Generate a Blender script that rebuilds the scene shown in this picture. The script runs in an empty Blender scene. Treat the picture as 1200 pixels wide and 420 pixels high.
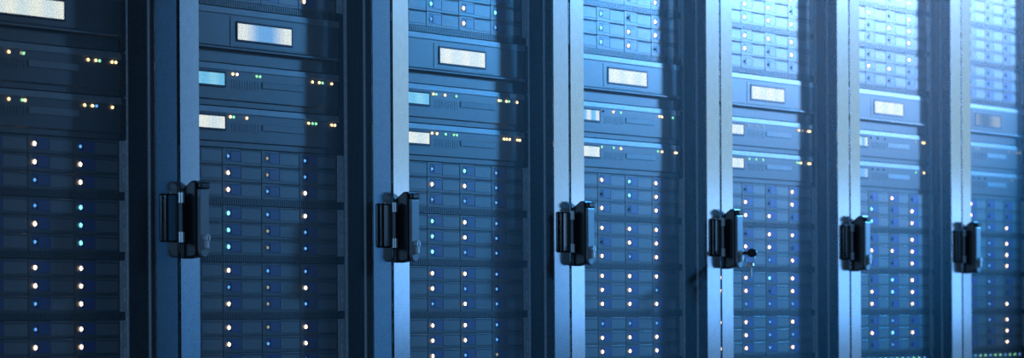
import bpy, bmesh, math, random
from mathutils import Matrix, Vector

scene = bpy.context.scene
C = scene.collection
random.seed(7)
CAMZ = 1.05

# ------------------------------------------------------------------ camera
cam_data = bpy.data.cameras.new('camera')
cam = bpy.data.objects.new('camera', cam_data)
C.objects.link(cam)
scene.camera = cam
F_PX, TH, ROLL = 4085.96, math.radians(30.155), 0.00549
cam_data.sensor_width = 36.0
cam_data.lens = F_PX / 1200 * 36.0
cam_data.shift_y = (369.2 - 210.0) / 1200
d = Vector((math.cos(TH), math.sin(TH), 0)); r = Vector((math.sin(TH), -math.cos(TH), 0)); u = Vector((0, 0, 1))
M = Matrix((r, u, -d)).transposed().to_4x4() @ Matrix.Rotation(-ROLL, 4, 'Z')
M.translation = Vector((-4.26202, -3.05285, CAMZ))
cam.matrix_world = M
cam_data.clip_start = 0.05
cam_data.dof.use_dof = True
cam_data.dof.focus_distance = 5.75
cam_data.dof.aperture_fstop = 8.0

# ------------------------------------------------------------------ world, lamps, exposure
world = bpy.data.worlds.new('aisle_ambient'); scene.world = world
world.use_nodes = True
bg = world.node_tree.nodes['Background']
bg.inputs['Color'].default_value = (0.10, 0.40, 1.0, 1)
bg.inputs['Strength'].default_value = 0.02

def lamp(name, kind, loc, aim, energy, color, **kw):
    ld = bpy.data.lights.new(name, kind); ld.energy = energy; ld.color = color
    for k, v in kw.items(): setattr(ld, k, v)
    o = bpy.data.objects.new(name, ld); C.objects.link(o)
    o.location = loc
    o.rotation_euler = (Vector(aim) - Vector(loc)).to_track_quat('-Z', 'Y').to_euler()
    return o
# unseen blue lamp high at the far right; two narrower spots added to whiten it
SPOT_AT = (5.8, -1.71, 2.62)
lamp('blue_spotlight', 'SPOT', SPOT_AT, (3.0, 0.0, 1.85), 2750, (0.022, 0.38, 1.0), shadow_soft_size=0.18, spot_size=math.radians(33), spot_blend=1.0)
lamp('white_key_fill', 'SPOT', SPOT_AT, (2.6, 0.0, 1.95), 140, (1.0, 0.85, 0.7), shadow_soft_size=0.18, spot_size=math.radians(30), spot_blend=1.0)
lamp('narrow_key_fill', 'SPOT', SPOT_AT, (3.2, 0.0, 2.0), 760, (1.0, 0.74, 0.60), shadow_soft_size=0.18, spot_size=math.radians(26), spot_blend=1.0)
# unseen fill areas added at far end and side to brighten the door frames
lamp('far_end_fill', 'AREA', (7.6, -2.25, 2.05), (1.5, -1.95, 1.7), 12.2, (0.55, 0.85, 1.0), shape='RECTANGLE', size=4.3, size_y=1.4)
lamp('far_low_fill', 'AREA', (7.6, -1.9, 0.85), (1.5, -1.6, 1.0), 4.2, (0.233, 0.54, 1.0), shape='RECTANGLE', size=3.4, size_y=1.0)
lamp('far_middle_fill', 'AREA', (7.6, -2.8, 1.25), (1.5, -1.6, 1.2), 7.0, (0.16, 0.45, 1.0), shape='RECTANGLE', size=2.4, size_y=0.5)
lamp('aisle_side_fill', 'AREA', (6.7, -4.3, 1.6), (1.0, 0.0, 1.3), 3.3, (0.085, 0.39, 1.0), shape='RECTANGLE', size=1.6, size_y=1.8)
# weak fill added near the camera to lift the dark equipment fronts
lamp('near_fill', 'AREA', (-5.2, -3.6, 2.3), (0.2, 0.0, 1.3), 72, (0.26, 0.56, 1.0), shape='RECTANGLE', size=2.0, size_y=1.5)
# dim fill added above the row to light the bezel lips
lamp('top_fill', 'AREA', (1.6, -1.0, 2.95), (1.6, -0.3, 1.2), 5, (0.15, 0.46, 1.0), shape='RECTANGLE', size=5.0, size_y=0.4)

scene.view_settings.view_transform = 'Standard'
scene.view_settings.look = 'None'
scene.view_settings.gamma = 1.0
scene.view_settings.use_curve_mapping = False
scene.view_settings.exposure = 0.0
scene.cycles.transparent_max_bounces = 24
scene.cycles.max_bounces = 6
scene.cycles.sample_clamp_indirect = 1.0
scene.cycles.use_denoising = True
scene.cycles.denoising_prefilter = 'NONE'     # keeps the dots of the perforated sheet

# ------------------------------------------------------------------ materials
def mat(name, color, rough=0.5, metal=0.0, spec=0.5, noise=0.0, scale=300.0, bump=0.0, stretch=(1, 1, 1), emit=None, strength=0.0):
    m = bpy.data.materials.new(name); m.use_nodes = True
    nt = m.node_tree; b = nt.nodes['Principled BSDF']
    b.inputs['Base Color'].default_value = (*color, 1)
    b.inputs['Roughness'].default_value = rough
    b.inputs['Metallic'].default_value = metal
    b.inputs['Specular IOR Level'].default_value = spec
    if noise or bump:
        tc = nt.nodes.new('ShaderNodeTexCoord'); mp = nt.nodes.new('ShaderNodeMapping')
        mp.inputs['Scale'].default_value = stretch
        nz = nt.nodes.new('ShaderNodeTexNoise'); nz.inputs['Scale'].default_value = scale; nz.inputs['Detail'].default_value = 3
        nt.links.new(tc.outputs['Object'], mp.inputs['Vector']); nt.links.new(mp.outputs['Vector'], nz.inputs['Vector'])
        if noise:
            rp = nt.nodes.new('ShaderNodeValToRGB')
            rp.color_ramp.elements[0].position = 0.3; rp.color_ramp.elements[1].position = 0.7
            rp.color_ramp.elements[0].color = (*[c * (1 - noise) for c in color], 1)
            rp.color_ramp.elements[1].color = (*[min(1, c * (1 + noise)) for c in color], 1)
            nt.links.new(nz.outputs['Fac'], rp.inputs['Fac']); nt.links.new(rp.outputs['Color'], b.inputs['Base Color'])
        if bump:
            bp = nt.nodes.new('ShaderNodeBump'); bp.inputs['Strength'].default_value = bump; bp.inputs['Distance'].default_value = 0.001
            nt.links.new(nz.outputs['Fac'], bp.inputs['Height']); nt.links.new(bp.outputs['Normal'], b.inputs['Normal'])
    if emit:
        b.inputs['Emission Color'].default_value = (*emit, 1)
        b.inputs['Emission Strength'].default_value = strength
    return m

M_frame = mat('grey_door_paint', (0.62, 0.64, 0.66), 0.15, 1.0, noise=0.04, scale=60)
M_body = mat('dark_cabinet_steel', (0.02, 0.022, 0.026), 0.5, noise=0.1, scale=40)
M_rail = mat('dark_mounting_rail', (0.012, 0.013, 0.015), 0.6, 0.0, noise=0.1, scale=80)
M_edge = mat('pale_edge', (0.85, 0.86, 0.88), 0.5, 0.0, noise=0.05, scale=90)  # even pale tone of the thin edge strip
M_gap = mat('gap_black', (0.01, 0.01, 0.011), 0.7, noise=0.1, scale=200)  # black standing in for shade in the door gaps; also the key slot
M_plastic = mat('black_handle_plastic', (0.010, 0.011, 0.013), 0.32, noise=0.1, scale=200)
M_plate = mat('black_gloss_plate', (0.008, 0.009, 0.010), 0.13, 0.0, spec=1.0, noise=0.08, scale=200)
M_lever = mat('grey_lever_paint', (0.26, 0.28, 0.30), 0.4, 0.3, noise=0.05, scale=100)
M_chrome = mat('brushed_chrome', (0.8, 0.82, 0.84), 0.35, 0.45, noise=0.05, scale=300)
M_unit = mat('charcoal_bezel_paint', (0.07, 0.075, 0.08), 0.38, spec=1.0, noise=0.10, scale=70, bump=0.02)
M_band = mat('lit_bezel_lip', (0.27, 0.28, 0.29), 0.48, spec=0.8, noise=0.10, scale=70, bump=0.02)  # paler than the bezel: light on the tilted lip is painted in
M_slot = mat('vent_slot_black', (0.03, 0.031, 0.033), 0.38, spec=1.0, noise=0.1, scale=90)  # one near-black tone for chassis, grilles, slots and ports
M_carrier = mat('drive_tray_plastic', (0.06, 0.063, 0.067), 0.38, spec=1.0, noise=0.12, scale=90)
M_grip = mat('ribbed_tray_grip', (0.20, 0.205, 0.21), 0.40, spec=0.85, noise=0.18, scale=700, bump=0.06, stretch=(0.25, 1, 2.2))
M_latch = mat('blue_tray_latch', (0.006, 0.045, 0.27), 0.38, spec=1.0, noise=0.06, scale=90)
M_ear = mat('galvanised_ear', (0.66, 0.67, 0.68), 0.5, 0.0, noise=0.15, scale=150)
M_label = mat('grey_tray_door', (0.34, 0.35, 0.36), 0.5, spec=0.4, noise=0.06, scale=90)
M_dframe = mat('navy_display_frame', (0.012, 0.02, 0.06), 0.6, noise=0.06, scale=90)
M_floor = mat('raised_floor_tile', (0.30, 0.31, 0.32), 0.4, noise=0.12, scale=5)

def led_mat(name, c, s): return mat(name, (0.03, 0.03, 0.03), 0.3, noise=0.02, scale=50, emit=c, strength=s)
LED = {
    'w': led_mat('warm_white_led', (1.0, 0.74, 0.50), 5.0),
    'c': led_mat('cyan_led', (0.22, 0.85, 1.0), 2.6),
    'b': led_mat('blue_led', (0.12, 0.42, 1.0), 1.6),
    'y': led_mat('dim_amber_led', (0.62, 0.60, 0.40), 0.8),
    'g': led_mat('green_led', (0.35, 1.0, 0.55), 1.6),
    'o': led_mat('amber_led', (1.0, 0.70, 0.30), 4.0),
    'p': led_mat('pink_white_led', (1.0, 0.70, 0.66), 4.0),
    'x': mat('unlit_led', (0.03, 0.035, 0.05), 0.3, noise=0.05, scale=60),
}

def screen_mat(name, c0, c1, strength, period, contrast=1.0, phase=1.57, distort=1.2):
    """back-lit display: two colours blended in soft vertical streaks"""
    m = bpy.data.materials.new(name); m.use_nodes = True
    nt = m.node_tree; b = nt.nodes['Principled BSDF']
    b.inputs['Base Color'].default_value = (0.05, 0.05, 0.06, 1); b.inputs['Roughness'].default_value = 0.25
    tc = nt.nodes.new('ShaderNodeTexCoord'); mp = nt.nodes.new('ShaderNodeMapping')
    mp.inputs['Scale'].default_value = (1, 1, 0.15)
    w = nt.nodes.new('ShaderNodeTexWave'); w.inputs['Scale'].default_value = 0.3142 / period
    w.inputs['Distortion'].default_value = distort; w.inputs['Detail'].default_value = 2; w.inputs['Phase Offset'].default_value = phase
    rp = nt.nodes.new('ShaderNodeValToRGB')
    rp.color_ramp.elements[0].color = (*c0, 1); rp.color_ramp.elements[1].color = (*c1, 1)
    rp.color_ramp.elements[0].position = 0.5 - 0.5 / max(contrast, 1); rp.color_ramp.elements[1].position = 0.5 + 0.5 / max(contrast, 1)
    L = nt.links.new
    L(tc.outputs['Object'], mp.inputs['Vector']); L(mp.outputs['Vector'], w.inputs['Vector'])
    L(w.outputs['Fac'], rp.inputs['Fac']); L(rp.outputs['Color'], b.inputs['Emission Color'])
    b.inputs['Emission Strength'].default_value = strength
    return m
WHITE = (0.86, 0.88, 0.80)
SCR = {
    'white': screen_mat('white_display', (0.66, 0.80, 0.82), (0.84, 0.88, 0.80), 1.2, 0.06),
    'bluewhite': screen_mat('white_blue_display', (0.16, 0.42, 0.80), (0.84, 0.90, 0.86), 1.1, 0.148, 1.3, 6.0, 0.3),
    'cyan': screen_mat('cyan_display', (0.18, 0.62, 0.95), (0.30, 0.75, 1.0), 1.0, 0.05),
    'cyanstreak': screen_mat('cyan_streak_display', (0.14, 0.55, 0.95), (0.85, 0.95, 0.95), 1.0, 0.036, 1.3),
    'dim': screen_mat('dim_display', (0.05, 0.12, 0.18), (0.42, 0.45, 0.42), 0.7, 0.16, 1.2),
}

def perforated():
    """thin steel sheet with staggered round holes (3.5 mm pitch)"""
    m = bpy.data.materials.new('perforated_sheet'); m.use_nodes = True
    nt = m.node_tree; b = nt.nodes['Principled BSDF']; L = nt.links.new
    b.inputs['Base Color'].default_value = (0.16, 0.18, 0.20, 1)
    b.inputs['Roughness'].default_value = 0.6; b.inputs['Specular IOR Level'].default_value = 0.05
    tc = nt.nodes.new('ShaderNodeTexCoord')
    A, B, R = 0.006062, 0.0035, 0.00159
    flat = nt.nodes.new('ShaderNodeVectorMath'); flat.operation = 'MULTIPLY'; flat.inputs[1].default_value = (1, 0, 1)
    L(tc.outputs['Object'], flat.inputs[0])
    ds = []
    for off in ((0, 0, 0), (A / 2, 0, B / 2)):
        ad = nt.nodes.new('ShaderNodeVectorMath'); ad.operation = 'ADD'; ad.inputs[1].default_value = off
        wr = nt.nodes.new('ShaderNodeVectorMath'); wr.operation = 'WRAP'
        wr.inputs[1].default_value = (A / 2, 1, B / 2); wr.inputs[2].default_value = (-A / 2, -1, -B / 2)
        ln = nt.nodes.new('ShaderNodeVectorMath'); ln.operation = 'LENGTH'
        L(flat.outputs[0], ad.inputs[0]); L(ad.outputs[0], wr.inputs[0]); L(wr.outputs[0], ln.inputs[0])
        ds.append(ln)
    mn = nt.nodes.new('ShaderNodeMath'); mn.operation = 'MINIMUM'
    L(ds[0].outputs['Value'], mn.inputs[0]); L(ds[1].outputs['Value'], mn.inputs[1])
    gt = nt.nodes.new('ShaderNodeMath'); gt.operation = 'GREATER_THAN'; gt.inputs[1].default_value = R
    L(mn.outputs[0], gt.inputs[0]); L(gt.outputs[0], b.inputs['Alpha'])
    return m
M_mesh = perforated()

# ------------------------------------------------------------------ mesh helpers
def box(bm, x0, x1, y0, y1, z0, z1, bev=0.0, seg=1):
    g = bmesh.ops.create_cube(bm, size=1.0)['verts']
    bmesh.ops.scale(bm, vec=(x1 - x0, y1 - y0, z1 - z0), verts=g)
    bmesh.ops.translate(bm, vec=((x0 + x1) / 2, (y0 + y1) / 2, (z0 + z1) / 2), verts=g)
    if bev:
        es = list({e for v in g for e in v.link_edges})
        bmesh.ops.bevel(bm, geom=es, offset=bev, segments=seg, affect='EDGES', profile=0.5)

def extrude_x(bm, prof, x0, x1, bev=0.0, seg=2):
    """prof: (y, z) outline extruded along x"""
    a = [bm.verts.new((x0, y, z)) for y, z in prof]; b = [bm.verts.new((x1, y, z)) for y, z in prof]
    n = len(prof)
    fs = [bm.faces.new(a), bm.faces.new(b[::-1])] + [bm.faces.new((a[i], b[i], b[(i + 1) % n], a[(i + 1) % n])) for i in range(n)]
    bmesh.ops.recalc_face_normals(bm, faces=fs)
    if bev:
        bmesh.ops.bevel(bm, geom=list({e for f in fs for e in f.edges}), offset=bev, segments=seg, affect='EDGES', profile=0.5)

def extrude_y(bm, prof, y0, y1, bev=0.0):
    """prof: (x, z) outline extruded along y"""
    a = [bm.verts.new((x, y0, z)) for x, z in prof]; b = [bm.verts.new((x, y1, z)) for x, z in prof]
    n = len(prof)
    front = bm.faces.new(a)
    fs = [front, bm.faces.new(b[::-1])] + [bm.faces.new((a[i], b[i], b[(i + 1) % n], a[(i + 1) % n])) for i in range(n)]
    bmesh.ops.recalc_face_normals(bm, faces=fs)
    if bev: bmesh.ops.bevel(bm, geom=list(front.edges), offset=bev, segments=2, affect='EDGES', profile=0.5)

def extrude_z(bm, prof, z0, z1, bev=0.0):
    """prof: (x, y) outline extruded along z"""
    a = [bm.verts.new((x, y, z0)) for x, y in prof]; b = [bm.verts.new((x, y, z1)) for x, y in prof]
    n = len(prof)
    fs = [bm.faces.new(a), bm.faces.new(b[::-1])] + [bm.faces.new((a[i], b[i], b[(i + 1) % n], a[(i + 1) % n])) for i in range(n)]
    bmesh.ops.recalc_face_normals(bm, faces=fs)
    if bev: bmesh.ops.bevel(bm, geom=list({e for f in fs for e in f.edges}), offset=bev, segments=2, affect='EDGES', profile=0.5)

def cyl(bm, p0, p1, rad, n=12, rad2=None):
    p0, p1 = Vector(p0), Vector(p1)
    ax = p1 - p0
    g = bmesh.ops.create_cone(bm, cap_ends=True, segments=n, radius1=rad, radius2=rad if rad2 is None else rad2, depth=ax.length)['verts']
    bmesh.ops.transform(bm, matrix=Matrix.Translation((p0 + p1) / 2) @ ax.to_track_quat('Z', 'Y').to_matrix().to_4x4(), verts=g)

def dome(bm, x, y, z, rx, ry, rz):
    g = bmesh.ops.create_icosphere(bm, subdivisions=2, radius=1.0)['verts']
    bmesh.ops.transform(bm, matrix=Matrix.Translation((x, y, z)) @ Matrix.Diagonal((rx, ry, rz, 1)), verts=g)

def make_mesh(name, build, material, smooth=False):
    bm = bmesh.new(); build(bm)
    me = bpy.data.meshes.new(name); bm.to_mesh(me); bm.free()
    me.materials.append(material)
    if smooth:
        for p in me.polygons: p.use_smooth = True
    return me

def put(name, me, parent=None, loc=(0, 0, 0), material=None, label=None):
    o = bpy.data.objects.new(name, me); C.objects.link(o)
    o.parent = parent; o.location = loc
    if material:
        o.material_slots[0].link = 'OBJECT'; o.material_slots[0].material = material
    if label: o['label'] = label
    return o

def thing(name, label, cat, loc, group=None):
    o = bpy.data.objects.new(name, None); C.objects.link(o)
    o.location = loc; o.empty_display_size = 0.05
    o['label'] = label; o['category'] = cat
    if group: o['group'] = group
    return o

# ------------------------------------------------------------------ setting: raised floor
floor = bpy.data.objects.new('floor', make_mesh('floor', lambda bm: box(bm, -7.5, 9.3, -4.8, 2.4, -0.06, -0.004), M_slot))
C.objects.link(floor); floor['kind'] = 'structure'
tile_me = make_mesh('floor_tile', lambda bm: box(bm, 0.0015, 0.5985, 0.0015, 0.5985, -0.004, 0.0, 0.0012), M_floor)
for i in range(-2, 8):
    for j in range(-4, 2):
        put('floor_tile', tile_me, floor, (i * 0.6, j * 0.6, 0))

# ------------------------------------------------------------------ cabinet and door meshes (x from the cabinet's left seam, y=0 the door face)
ZT, ZB = 2.0, 0.10            # cabinet top, underside
DT, DB = 1.965, 0.125         # door top, bottom
SL, SR = 0.0555, 0.5445       # inner edges of the door stiles

def b_side(x0):
    return lambda bm: box(bm, x0, x0 + 0.0135, 0.044, 1.05, ZB, ZT - 0.002, 0.0015)
side_l = make_mesh('side_panel', b_side(0.0015), M_body)
side_r = make_mesh('side_panel', b_side(0.585), M_body)
strip_me = make_mesh('edge_strip', lambda bm: box(bm, 0.5838, 0.5872, 0.0405, 0.0438, ZB + 0.01, ZT - 0.01, 0.0004), M_edge)
roof_me = make_mesh('roof_panel', lambda bm: box(bm, 0.0155, 0.5845, 0.03, 1.05, ZT - 0.03, ZT, 0.003), M_body)
base_me = make_mesh('base_panel', lambda bm: box(bm, 0.0155, 0.5845, 0.03, 1.05, ZB, ZB + 0.05, 0.003), M_body)
back_me = make_mesh('back_panel', lambda bm: box(bm, 0.0155, 0.5845, 1.035, 1.049, ZB + 0.052, ZT - 0.032, 0.002), M_body)
def b_foot(bm):
    cyl(bm, (0, 0, 0), (0, 0, 0.012), 0.028, 16); cyl(bm, (0, 0, 0.012), (0, 0, 0.06), 0.010, 10); cyl(bm, (0, 0, 0.06), (0, 0, ZB), 0.018, 6)
foot_me = make_mesh('levelling_foot', b_foot, M_rail)
def b_rail(sx):
    def f(bm):
        a, b = (0.0155, 0.0840) if sx < 0 else (0.5160, 0.5837)
        box(bm, a, b, 0.0486, 0.0510, ZB + 0.055, ZT - 0.035)
        c = a if sx < 0 else b - 0.003
        box(bm, c, c + 0.003, 0.0510, 0.09, ZB + 0.055, ZT - 0.035)
    return f
railedge_me = make_mesh('rail_edge', lambda bm: box(bm, 0.5321, 0.5342, 0.0430, 0.0485, ZB + 0.06, ZT - 0.04), M_ear)
rail_l = make_mesh('mounting_rail', b_rail(-1), M_rail)
rail_r = make_mesh('mounting_rail', b_rail(1), M_rail)
def b_gap_strip(bm):  # strips added to darken the space behind and between the doors
    for a, b in ((0.003, 0.012), (0.588, 0.597)):
        box(bm, a, b, 0.024, 0.0436, ZB + 0.03, ZT - 0.04, 0.002)
    for a, b in ((0.0002, 0.0036), (0.5964, 0.5998)):       # added dark strips that put shade into the gap between doors
        box(bm, a, b, 0.0035, 0.030, ZB + 0.03, ZT - 0.04)
gap_strip_me = make_mesh('dark_gap_strip', b_gap_strip, M_gap)

def b_door(bm):
    t = 0.0024
    for a, b in ((0.0040, SL), (SR, 0.5960)):
        y_in, y_out = 0.0, -0.0015                          # the stiles rise a little towards the seam
        l, q = (y_out, y_in) if a < 0.1 else (y_in, y_out)
        extrude_z(bm, [(a, l), (b, q), (b, q + t), (a, l + t)], DB, DT, 0.0003)
    for a, b in ((0.0040, 0.0060), (0.5940, 0.5960)):      # folded outer edges
        box(bm, a, b, t, 0.023, DB, DT)
    box(bm, SL, SR, 0.0001, t, DT - 0.055, DT, 0.0006); box(bm, SL, SR, 0.0001, t, DB, DB + 0.055, 0.0006)
door_me = make_mesh('door', b_door, M_frame)
def b_sheet(bm):
    y = 0.0007
    vs = [bm.verts.new(p) for p in ((SL, y, DB + 0.03), (SR, y, DB + 0.03), (SR, y, DT - 0.03), (SL, y, DT - 0.03))]
    bm.faces.new(vs)
sheet_me = make_mesh('mesh_panel', b_sheet, M_mesh)

# handle, in absolute z
HZ = CAMZ
def b_housing(bm):
    z0 = HZ + 0.0905
    prof = [(-0.0001, HZ + 0.1905), (-0.018, HZ + 0.2035), (-0.0265, HZ + 0.2035), (-0.0265, z0 + 0.001), (-0.022, z0 - 0.001), (-0.0001, z0 - 0.004)]
    extrude_x(bm, prof, 0.0078, 0.0360, 0.0022)
    box(bm, 0.0125, 0.0355, -0.034, -0.026, HZ + 0.1915, HZ + 0.2010, 0.002)     # thumb stop over the lever
housing_me = make_mesh('handle_housing', b_housing, M_plastic)
def b_lever(bm):
    xa, xb, zt, zb = 0.0118, 0.0358, HZ + 0.1905, HZ + 0.0885
    rr = 0.012; cx = (xa + xb) / 2
    prof = [(xa, zt), (xb, zt)] + [(cx + rr * math.cos(-math.pi * k / 10), zb + rr + rr * math.sin(-math.pi * k / 10)) for k in range(11)]
    extrude_y(bm, prof, -0.0315, -0.0268, 0.0012)
lever_me = make_mesh('handle_lever', b_lever, M_lever)
def b_lock(bm):
    x = 0.0245
    cyl(bm, (x, -0.0315, HZ + 0.1175), (x, -0.0375, HZ + 0.1175), 0.0058, 18)
    box(bm, x - 0.0032, x + 0.0032, -0.0375, -0.0315, HZ + 0.1010, HZ + 0.1160, 0.0012, 2)
lock_me = make_mesh('lock_cylinder', b_lock, M_chrome)
lockslot_me = make_mesh('key_slot', lambda bm: box(bm, 0.0239, 0.0251, -0.0379, -0.0374, HZ + 0.1135, HZ + 0.1215), M_gap)

def b_strike(bm):
    box(bm, 0.5604, 0.5950, -0.0085, -0.0001, HZ + 0.1108, HZ + 0.1838, 0.0032, 3)
strike_me = make_mesh('strike_plate', b_strike, M_plate, smooth=False)
def b_barrel(z0, z1):
    def f(bm):
        for k in range(3):
            x = 0.5915 + k * 0.0042
            cyl(bm, (x, -0.0085 - (0.0012 if k == 1 else 0), z0), (x, -0.0085 - (0.0012 if k == 1 else 0), z1), 0.0021, 10)
    return f
barrels = [make_mesh('hinge_barrel', b_barrel(HZ + 0.1700, HZ + 0.1855), M_chrome), make_mesh('hinge_barrel', b_barrel(HZ + 0.1110, HZ + 0.1265), M_chrome)]
pin_me = make_mesh('hinge_pin', lambda bm: [cyl(bm, (x, -0.0085, HZ + 0.1268), (x, -0.0085, HZ + 0.1697), 0.0016, 8) for x in (0.5920, 0.5962)], M_lever)
blank_me = {}
def blank(h):
    k = round(h, 4)
    if k not in blank_me:
        blank_me[k] = make_mesh('blanking_panel', lambda bm: box(bm, 0.0683, 0.5317, 0.0455, 0.0485, 0.0004, k - 0.0004, 0.0006), M_rail)
    return blank_me[k]

# ------------------------------------------------------------------ storage array meshes (z=0 the unit's underside, y=0 the ear face)
UH = 0.0889
LX0, LP, RP = 0.0955, 0.10778, 0.02607
def b_chassis(bm):
    box(bm, 0.0865, 0.5135, 0.0040, 0.60, 0.0004, UH - 0.0003)
    box(bm, 0.0810, 0.0868, 0.0005, 0.02, 0.0110, UH - 0.0006); box(bm, 0.5118, 0.5136, 0.001, 0.02, 0.0110, UH - 0.0006)
chassis_me = make_mesh('chassis', b_chassis, M_slot)
def b_ear(x0, x1):
    def f(bm):
        z0, z1 = 0.0128, UH - 0.0004
        hx0, hx1 = x0 + 0.0055, x0 + 0.0115
        box(bm, x0, hx0, 0.0, 0.0034, z0, z1); box(bm, hx1, x1, 0.0, 0.0034, z0, z1)
        zs = [z0, z1 - 0.062, z1 - 0.040, z1 - 0.018, z1 - 0.0095, z1]           # slot between [1,2], screw hole between [3,4]
        box(bm, hx0, hx1, 0.0, 0.0034, zs[0], zs[1]); box(bm, hx0, hx1, 0.0, 0.0034, zs[2], zs[3]); box(bm, hx0, hx1, 0.0, 0.0034, zs[4], zs[5])
        box(bm, hx0, hx1, 0.0026, 0.0034, zs[1], zs[2]); box(bm, hx0, hx1, 0.0026, 0.0034, zs[3], zs[4])
    return f
ear_l = make_mesh('mounting_ear', b_ear(0.0683, 0.0860), M_ear); ear_r = make_mesh('mounting_ear', b_ear(0.5140, 0.5317), M_ear)
def b_grille(bm):
    box(bm, 0.0868, 0.5132, 0.0030, 0.0039, 0.0006, 0.0104)
    for i in range(70):
        x = 0.0880 + i * 0.0061
        box(bm, x, x + 0.0036, 0.0024, 0.0030, 0.0010, 0.0098)
grille_me = make_mesh('vent_grille', b_grille, M_slot)
# one drive: x=0 at the lamp, z=0 the row's top
def b_carrier(bm):
    box(bm, -0.0073, 0.0930, 0.0022, 0.0064, -0.0254, -0.0010)                   # tray face
    box(bm, -0.0142, -0.0075, 0.0016, 0.0064, -0.0257, -0.0003, 0.0004)          # divider post
carrier_me = make_mesh('drive_tray', b_carrier, M_carrier)
def b_grip(bm):
    extrude_x(bm, [(0.0030, -0.0046), (0.0018, -0.0052), (0.0018, -0.0212), (0.0030, -0.0226)], 0.0368, 0.0908)
    extrude_x(bm, [(0.0030, -0.0006), (0.0024, -0.0006), (0.0014, -0.0020), (0.0016, -0.0024), (0.0030, -0.0028)], 0.0360, 0.0920)   # top lip
grip_me = make_mesh('grip', b_grip, M_grip)
def b_latch(bm):
    box(bm, 0.0085, 0.0352, 0.0016, 0.0030, -0.0202, -0.0036, 0.0004)
    box(bm, -0.0023, 0.0085, 0.0019, 0.0030, -0.0202, -0.0036)
    box(bm, -0.0023, 0.0352, 0.0012, 0.0020, -0.0048, -0.0036, 0.0003)
latch_me = make_mesh('latch', b_latch, M_latch)
def b_window(bm): box(bm, 0.0032, 0.0084, 0.0016, 0.0021, -0.0182, -0.0068)
window_me = make_mesh('latch_recess', b_window, M_dframe)
lamp_big = make_mesh('status_light', lambda bm: dome(bm, 0, 0.0008, -0.0125, 0.0030, 0.0020, 0.0034), LED['w'], True)
lamp_small = make_mesh('status_light', lambda bm: dome(bm, 0, 0.0008, -0.0125, 0.0022, 0.0018, 0.0024), LED['b'], True)

def storage(label, x, y, z, states):
    """states: three strings (rows) of four letters (columns)"""
    t = thing('storage_array', label, 'storage array', (x, y, z), 'storage arrays in the cabinets')
    put('chassis', chassis_me, t); put('mounting_ear', ear_l, t); put('mounting_ear', ear_r, t); put('vent_grille', grille_me, t)
    for rr in range(3):
        for cc in range(4):
            loc = (LX0 + LP * cc, 0, UH - RP * rr)
            dr = put('drive', carrier_me, t, loc)
            put('grip', grip_me, dr); put('latch', latch_me, dr, label='blue release latch'); put('latch_recess', window_me, dr)
            s = states[rr][cc]
            put('status_light', lamp_big if s in 'wco' else lamp_small, dr, material=LED[s])
    return t

# ------------------------------------------------------------------ servers with small displays
def face_profile(h, band, lo):
    return [(0.010, h - 0.0006), (0.0030, h - 0.0010), (0.0028, h - band), (0.0, h - band), (0.0, lo + 0.010), (0.0018, lo + 0.008),
            (0.0018, lo), (0.010, lo)]
def b_server(h):
    def f(bm):
        extrude_x(bm, face_profile(h, 0.0115, 0.0008), 0.0850, 0.5150)
        box(bm, 0.0865, 0.5135, 0.0100, 0.60, 0.0006, h - 0.0006)
    return f
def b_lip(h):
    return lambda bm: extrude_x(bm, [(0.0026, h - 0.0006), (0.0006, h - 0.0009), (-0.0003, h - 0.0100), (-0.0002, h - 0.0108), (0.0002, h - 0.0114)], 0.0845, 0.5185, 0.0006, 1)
def b_sear(h, x0, x1):
    return lambda bm: box(bm, x0, x1, 0.0, 0.0034, 0.001, h - 0.001, 0.0005)
HA, HB, HL = 0.0670, 0.0643, 0.0877
SRV = {h: dict(body=make_mesh('front_bezel', b_server(h), M_unit), lip=make_mesh('top_lip', b_lip(h), M_band),
               el=make_mesh('mounting_ear', b_sear(h, 0.0683, 0.0840), M_rail), er=make_mesh('mounting_ear', b_sear(h, 0.5190, 0.5317), M_rail)) for h in (HA, HB)}
def b_dframe(x0, x1, z0, z1, w, y0, y1):
    def f(bm):
        box(bm, x0, x1, y0, y1, z1 - w, z1, 0.0006); box(bm, x0, x1, y0, y1, z0, z0 + w, 0.0006)
        box(bm, x0, x0 + w, y0, y1, z0 + w, z1 - w, 0.0006); box(bm, x1 - w, x1, y0, y1, z0 + w, z1 - w, 0.0006)
    return f
sframe_me = make_mesh('display_frame', b_dframe(0.1060, 0.1958, -0.0382, -0.0130, 0.0034, -0.0018, -0.0001), M_dframe)
sscreen_me = make_mesh('display', lambda bm: box(bm, 0.1090, 0.1928, -0.0010, -0.0002, -0.0355, -0.0160), SCR['cyan'])
traydoor_me = make_mesh('tray_door', lambda bm: box(bm, 0.2962, 0.4138, -0.0012, -0.0001, -0.0345, -0.0242, 0.0007), M_label)
def b_slots(bm):
    for i in range(11):
        x = 0.2120 + i * 0.0072
        box(bm, x, x + 0.0013, -0.0003, -0.0001, -0.0390, -0.0245)
slots_me = make_mesh('vent_slots', b_slots, M_slot)
ind_me = make_mesh('indicator_light', lambda bm: dome(bm, 0, 0, 0, 0.0027, 0.0016, 0.0022), LED['w'], True)

def server(label, x, y, z, h, scr, inds):
    t = thing('server', label, 'server', (x, y, z), 'display servers in the cabinets')
    s = SRV[h]
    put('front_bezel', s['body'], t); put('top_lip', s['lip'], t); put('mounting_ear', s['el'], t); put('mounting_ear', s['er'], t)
    put('display_frame', sframe_me, t, (0, 0, h)); put('display', sscreen_me, t, (0, 0, h), material=SCR[scr], label='small back-lit display')
    put('tray_door', traydoor_me, t, (0, 0, h)); put('vent_slots', slots_me, t, (0, 0, h))
    for xx, k in inds:
        put('indicator_light', ind_me, t, (xx, -0.0010, h - 0.0160), material=LED[k])
    return t

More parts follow.
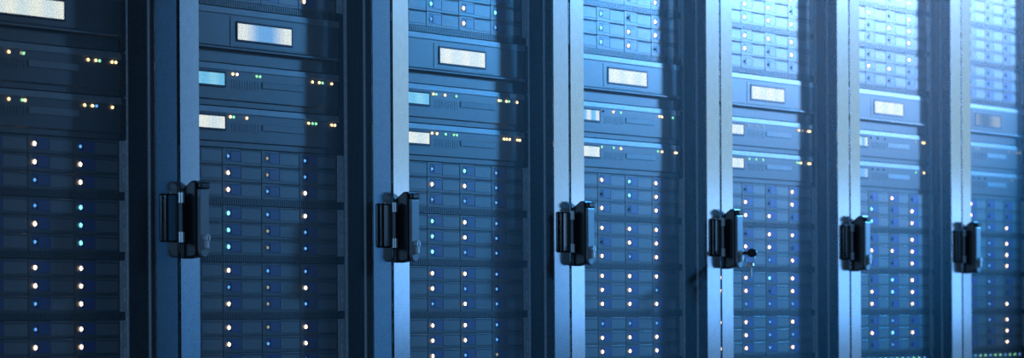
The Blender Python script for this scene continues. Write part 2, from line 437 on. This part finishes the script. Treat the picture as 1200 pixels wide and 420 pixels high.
# control console with the large display
def b_console(bm):
    h = HL
    extrude_x(bm, [(0.010, h - 0.0006), (0.0030, h - 0.0010), (0.0030, h - 0.0120), (-0.0010, h - 0.0122), (-0.0010, 0.0270), (-0.0040, 0.0240), (-0.0040, 0.0215), (0.0030, 0.0190), (0.0030, 0.0008), (0.010, 0.0008)], 0.0850, 0.5150)
    box(bm, 0.0865, 0.5135, 0.0100, 0.60, 0.0006, h - 0.0006)
console_me = make_mesh('front_bezel', b_console, M_unit)
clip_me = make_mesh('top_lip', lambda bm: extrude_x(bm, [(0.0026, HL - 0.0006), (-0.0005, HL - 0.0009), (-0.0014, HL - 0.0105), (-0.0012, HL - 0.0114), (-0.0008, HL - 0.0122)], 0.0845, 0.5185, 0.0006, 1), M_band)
cpanel_me = make_mesh('display_panel', lambda bm: box(bm, 0.2080, 0.4150, -0.0016, -0.0011, 0.0285, HL - 0.0155), M_unit)
ledge_me = make_mesh('pull_ledge', lambda bm: box(bm, 0.0900, 0.5040, -0.0056, -0.0036, 0.0218, 0.0245, 0.0006, 2), M_band)
cframe_me = make_mesh('display_frame', b_dframe(0.2235, 0.3805, 0.0355, 0.0672, 0.0034, -0.0029, -0.0017), M_dframe)
cscreen_me = make_mesh('display', lambda bm: box(bm, 0.2266, 0.3774, -0.0024, -0.0017, 0.0385, 0.0640), SCR['white'])
cears = [make_mesh('mounting_ear', b_sear(HL, 0.0683, 0.0840), M_rail), make_mesh('mounting_ear', b_sear(HL, 0.5190, 0.5317), M_rail)]
def console(label, x, y, z, scr):
    t = thing('control_console', label, 'console', (x, y, z), 'control consoles in the cabinets')
    put('front_bezel', console_me, t); put('top_lip', clip_me, t); put('display_panel', cpanel_me, t); put('pull_ledge', ledge_me, t)
    for e in cears: put('mounting_ear', e, t)
    put('display_frame', cframe_me, t); put('display', cscreen_me, t, material=SCR[scr], label='bright back-lit display')
    return t

# switch under the lowest arrays
HS = 0.0445
def b_switch(bm): box(bm, 0.0845, 0.5185, -0.001, 0.30, 0.0006, HS - 0.0006, 0.001)
switch_me = make_mesh('front_bezel', b_switch, M_unit)
def b_port(bm):
    for x0, x1, z0, z1 in ((0, 0.0125, 0, 0.0014), (0, 0.0125, 0.0106, 0.012), (0, 0.0014, 0.0014, 0.0106), (0.0111, 0.0125, 0.0014, 0.0106)):
        box(bm, x0, x1, -0.0024, -0.0011, z0, z1)
port_me = make_mesh('port', b_port, M_slot)
swears = [make_mesh('mounting_ear', b_sear(HS, 0.0683, 0.0840), M_rail), make_mesh('mounting_ear', b_sear(HS, 0.5190, 0.5317), M_rail)]
def network_switch(label, x, y, z, lights):
    t = thing('network_switch', label, 'switch', (x, y, z), 'network switches at the bottom of the far cabinets')
    put('front_bezel', switch_me, t)
    for e in swears: put('mounting_ear', e, t)
    for i in range(24): put('port', port_me, t, (0.12 + i * 0.0150, 0, 0.012))
    for xx, k in lights: put('indicator_light', ind_me, t, (xx, -0.0016, HS - 0.006), material=LED[k])
    return t

# ------------------------------------------------------------------ what the photograph shows in each cabinet
ORD = ['first', 'second', 'third', 'fourth', 'fifth', 'sixth', 'seventh']
# lamp states per array, rows top to bottom, four columns each; U = above the console, L = below the servers
ST = {
    0: {'L0': ['wwbw'[:1] + 'bwb', 'bbww', 'wbbw'], 'L1': ['wbbc', 'bwwc', 'wbbc'], 'L2': ['wwww', 'bwww', 'wbbw'], 'L3': ['bwbw', 'wwww', 'bbbw']},
    1: {'U1': ['bwbb', 'bbbw', 'wbbw'], 'L0': ['wbyb', 'bwyb', 'wwbw'], 'L1': ['bcbw', 'wcyb', 'wcyb'], 'L2': ['wwbb', 'bbyw', 'wwyb'], 'L3': ['wwyw', 'bwbw', 'wbyb']},
    2: {'U1': ['bwwc', 'wcwc', 'wbwb'], 'L0': ['bbcb', 'wwwb', 'bbbb'], 'L1': ['wcwb', 'bcwb', 'wcbb'], 'L2': ['wwwb', 'bwbb', 'wbwb'], 'L3': ['wwwb', 'wwwb', 'bwby']},
    3: {'U1': ['xcxw', 'xcww', 'xcwx'], 'U2': ['xwww', 'xxww', 'xcxw'], 'L0': ['wwcw', 'xxcw', 'xwxw'], 'L1': ['wwww', 'wxww', 'xwbw'], 'L2': ['wwww', 'bwwb', 'wwww'], 'L3': ['wbbb', 'wwww', 'wwww']},
    4: {'U1': ['xwww', 'xwxw', 'xxxx'], 'U2': ['xxxw', 'xwwx', 'xwww'], 'L0': ['xxxw', 'xwxw', 'xwwx'], 'L1': ['wxww', 'xwwx', 'xxbw'], 'L2': ['wwcw', 'wwxw', 'xbbb'], 'L3': ['wwbw', 'xwbb', 'wwbw']},
    5: {'U1': ['xxxw', 'xwwx', 'xxxx'], 'U2': ['xwxw', 'xxww', 'xxxw'], 'U3': ['xxxx', 'xxxx', 'xxxw'], 'L0': ['xxwx', 'xcxw', 'xcxw'], 'L1': ['xxxw', 'xwww', 'xxxw'], 'L2': ['xxcw', 'xwcw', 'xwxw'], 'L3': ['xxbx', 'xwcw', 'xxbx']},
    6: {'U3': ['xxxx', 'xxxx', 'xxxx'], 'U1': ['xxxx', 'xxxx', 'xxxx'], 'U2': ['xxxx', 'xxxx', 'xxxx'], 'L0': ['xwxx', 'xwxx', 'xxbw'], 'L1': ['xxbw', 'xxbw', 'xxbw'], 'L2': ['xxbx', 'xxbx', 'xxbw'], 'L3': ['xxbw', 'xxxw', 'xxxw']},
}
IND_A = {
    0: [(.2148, 'o'), (.2514, 'o'), (.2795, 'y'), (.285, 'g'), (.4366, 'o'), (.4551, 'o'), (.4640, 'g'), (.4947, 'o'), (.5040, 'o')],
    1: [(.2148, 'o'), (.2264, 'p'), (.2804, 'g'), (.2899, 'g'), (.4395, 'o'), (.4594, 'o'), (.4687, 'g'), (.4960, 'o')],
    2: [(.2066, 'o'), (.216, 'g'), (.245, 'o'), (.282, 'g'), (.427, 'o'), (.434, 'g'), (.4535, 'o'), (.4625, 'g'), (.491, 'o')],
    3: [(.209, 'x'), (.247, 'o'), (.276, 'g'), (.431, 'o'), (.441, 'o'), (.486, 'g')],
    4: [(.2136, 'y'), (.2504, 'y'), (.2816, 'y'), (.4395, 'y'), (.4495, 'o'), (.4658, 'y'), (.4940, 'o'), (.5020, 'o')],
    5: [(.212, 'x'), (.247, 'x'), (.285, 'x'), (.446, 'y'), (.488, 'o'), (.496, 'o')],
    6: [(.230, 'y'), (.247, 'y'), (.43, 'y'), (.48, 'y'), (.50, 'y')],
}
IND_B = {
    0: [(.2148, 'g'), (.2508, 'o'), (.281, 'g'), (.2877, 'o'), (.4278, 'o'), (.4463, 'o'), (.456, 'b'), (.4951, 'o')],
    1: [(.2077, 'o'), (.2165, 'g'), (.2527, 'o'), (.4276, 'o'), (.4388, 'g'), (.4488, 'g'), (.4953, 'o'), (.5050, 'o')],
    2: [(.201, 'o'), (.2175, 'o'), (.246, 'g'), (.273, 'g'), (.283, 'g'), (.4445, 'o'), (.454, 'o'), (.464, 'o'), (.491, 'o'), (.500, 'o')],
    3: [(.201, 'g'), (.247, 'g'), (.276, 'o'), (.424, 'g'), (.441, 'o'), (.495, 'o'), (.501, 'o')],
    4: [(.2186, 'g'), (.2496, 'g'), (.2808, 'g'), (.4395, 'g'), (.4486, 'g'), (.4586, 'o'), (.494, 'o'), (.502, 'o')],
    5: [(.217, 'x'), (.247, 'x'), (.276, 'x'), (.449, 'g'), (.494, 'o')],
    6: [(.217, 'x'), (.247, 'x'), (.285, 'x'), (.449, 'y')],
}
SCR_L = ['white', 'bluewhite', 'white', 'white', 'white', 'white', 'dim']
SCR_A = ['white', 'cyan', 'cyan', 'cyanstreak', 'white', 'cyanstreak', 'dim']
SCR_B = ['white', 'white', 'white', 'white', 'white', 'bluewhite', 'dim']
TOPS = {'U3': 0.7474, 'U2': 0.6585, 'U1': 0.5696, 'L0': 0.2617, 'L1': 0.1728, 'L2': 0.0838, 'L3': -0.0051}
WHERE = {'U3': 'third one above the console', 'U2': 'second one above the console', 'U1': 'directly above the console', 'L0': 'first below the two servers',
         'L1': 'second below the two servers', 'L2': 'third below the two servers', 'L3': 'fourth below the two servers'}
LOOKC = ['big white screen cut by the picture edge', 'white screen fading to blue', 'white framed screen', 'white framed screen', 'bright white screen', 'bright white screen', 'dim grey screen']
LOOKS = {'white': 'small white screen', 'cyan': 'small cyan screen', 'cyanstreak': 'streaky cyan screen', 'bluewhite': 'bluish white screen', 'dim': 'dim screen'}
CAB_LOOK = ['its handle out of view', 'dark mesh door, small cyan display inside', 'mesh door lit on one part', 'mesh door lit pale blue',
            'keys hanging from its lock', 'bright hazy mesh door', 'cut by the picture edge']

for n in range(7):
    X = 0.6 * (n - 1)
    W = 'in the ' + ORD[n] + ' cabinet from left'
    cab = thing('server_cabinet', 'dark server cabinet ' + ORD[n] + ' from left, ' + CAB_LOOK[n], 'server cabinet', (X, 0, 0), 'server cabinets in the row')
    put('side_panel', side_l, cab); put('side_panel', side_r, cab); put('edge_strip', strip_me, cab, label='thin pale steel edge')
    put('roof_panel', roof_me, cab); put('base_panel', base_me, cab); put('back_panel', back_me, cab)
    put('mounting_rail', rail_l, cab); put('mounting_rail', rail_r, cab); put('rail_edge', railedge_me, cab); put('dark_gap_strip', gap_strip_me, cab)
    for fx in (0.05, 0.55):
        for fy in (0.09, 0.98): put('levelling_foot', foot_me, cab, (fx, fy, 0))
    door = put('door', door_me, cab)
    put('mesh_panel', sheet_me, door, label='black perforated steel sheet')
    put('handle_housing', housing_me, door); put('handle_lever', lever_me, door, label='grey swing lever')
    put('lock_cylinder', lock_me, door, label='chrome keyhole lock'); put('key_slot', lockslot_me, door)
    put('strike_plate', strike_me, door)
    for b in barrels: put('hinge_barrel', b, door, label='chrome hinge barrel')
    put('hinge_pin', pin_me, door)
    ye = 0.045
    xo = (0.002, -0.006, 0.0, 0.002, 0.001, 0.0, 0.0)[n]
    if n == 6: ye, xo = 0.056, -0.012      # the last cabinet's rails sit deeper
    lo = TOPS['L3'] - UH
    hi = TOPS['L0'] + HB + HA + HL
    for key, st in ST[n].items():
        storage('black storage array ' + WHERE[key] + ' ' + W, X + xo, ye - (0.005 if n == 5 and key[0] == 'L' else 0), CAMZ + TOPS[key] - UH, st)
        hi = max(hi, TOPS[key])
    zb = TOPS['L0']
    server('slim server with ' + (LOOKS[SCR_B[n]] if n else 'amber lights') + ', lower of two ' + W, X + xo, ye, CAMZ + zb, HB, SCR_B[n], IND_B[n])
    server('slim server with ' + (LOOKS[SCR_A[n]] if n else 'amber lights') + ', upper of two ' + W, X + xo, ye, CAMZ + zb + HB, HA, SCR_A[n], IND_A[n])
    console('console with ' + LOOKC[n] + ' ' + W, X + xo, ye, CAMZ + zb + HB + HA, SCR_L[n])
    if n >= 5:
        network_switch('network switch with tiny lights below the arrays ' + W, X + xo, ye, CAMZ + lo - HS, [(0.13 + 0.03 * i, 'g' if i % 3 else 'b') for i in range(13)])
        lo -= HS
    # blanking panels fill the rest of the rails
    z = CAMZ + lo; k = 0
    while z - 0.0889 > 0.18:
        z -= 0.0889
        put('blanking_panel', blank(0.0889), cab, (xo, 0, z))
    z = CAMZ + hi
    while z + 0.0445 < 1.955:
        put('blanking_panel', blank(0.0445), cab, (xo, 0, z)); z += 0.0445

# ------------------------------------------------------------------ keys hanging from the lock of the fifth cabinet
KX, KY, KZ = 1.8 + 0.0245, -0.0375, CAMZ + 0.1175
keys = thing('key_bunch', 'small bunch of keys hanging from the lock of the fifth cabinet', 'keys', (KX, KY, KZ))
def b_keyhead(bm):
    box(bm, -0.0010, 0.0010, -0.0085, 0.0, -0.0035, 0.0035)
    pr = [(-0.0085 - 0.0105 + 0.0105 * math.cos(2 * math.pi * i / 14), 0.0088 * math.sin(2 * math.pi * i / 14)) for i in range(14)]
    extrude_x(bm, pr, -0.0022, 0.0022, 0.0008, 1)
put('key', make_mesh('key', b_keyhead, M_plastic), keys, label='key with black plastic head in the lock')
def b_ring(bm):
    R_, r_ = 0.0095, 0.0011
    cy, cz = -0.0150, -0.0120
    N_, K_ = 20, 6
    vs = [[bm.verts.new(((0.0016 * math.cos(a)) + r_ * math.sin(b), cy + (R_ + r_ * math.cos(b)) * math.sin(a), cz + (R_ + r_ * math.cos(b)) * math.cos(a)))
           for b in [2 * math.pi * k / K_ for k in range(K_)]] for a in [2 * math.pi * i / N_ for i in range(N_)]]
    for i in range(N_):
        for k in range(K_):
            bm.faces.new((vs[i][k], vs[(i + 1) % N_][k], vs[(i + 1) % N_][(k + 1) % K_], vs[i][(k + 1) % K_]))
    bmesh.ops.recalc_face_normals(bm, faces=bm.faces)
put('key_ring', make_mesh('key_ring', b_ring, M_chrome, True), keys)
def b_hang(bm):
    pr = [(-0.0150 + 0.0075 * math.cos(2 * math.pi * i / 12), -0.0235 + 0.0060 * math.sin(2 * math.pi * i / 12)) for i in range(12)]
    extrude_x(bm, pr, -0.0011, 0.0011)
    box(bm, -0.0011, 0.0011, -0.0180, -0.0135, -0.0480, -0.0285)
    box(bm, -0.0011, 0.0011, -0.0135, -0.0115, -0.0460, -0.0430); box(bm, -0.0011, 0.0011, -0.0135, -0.0118, -0.0395, -0.0370)
put('hanging_key', make_mesh('hanging_key', b_hang, M_chrome), keys)
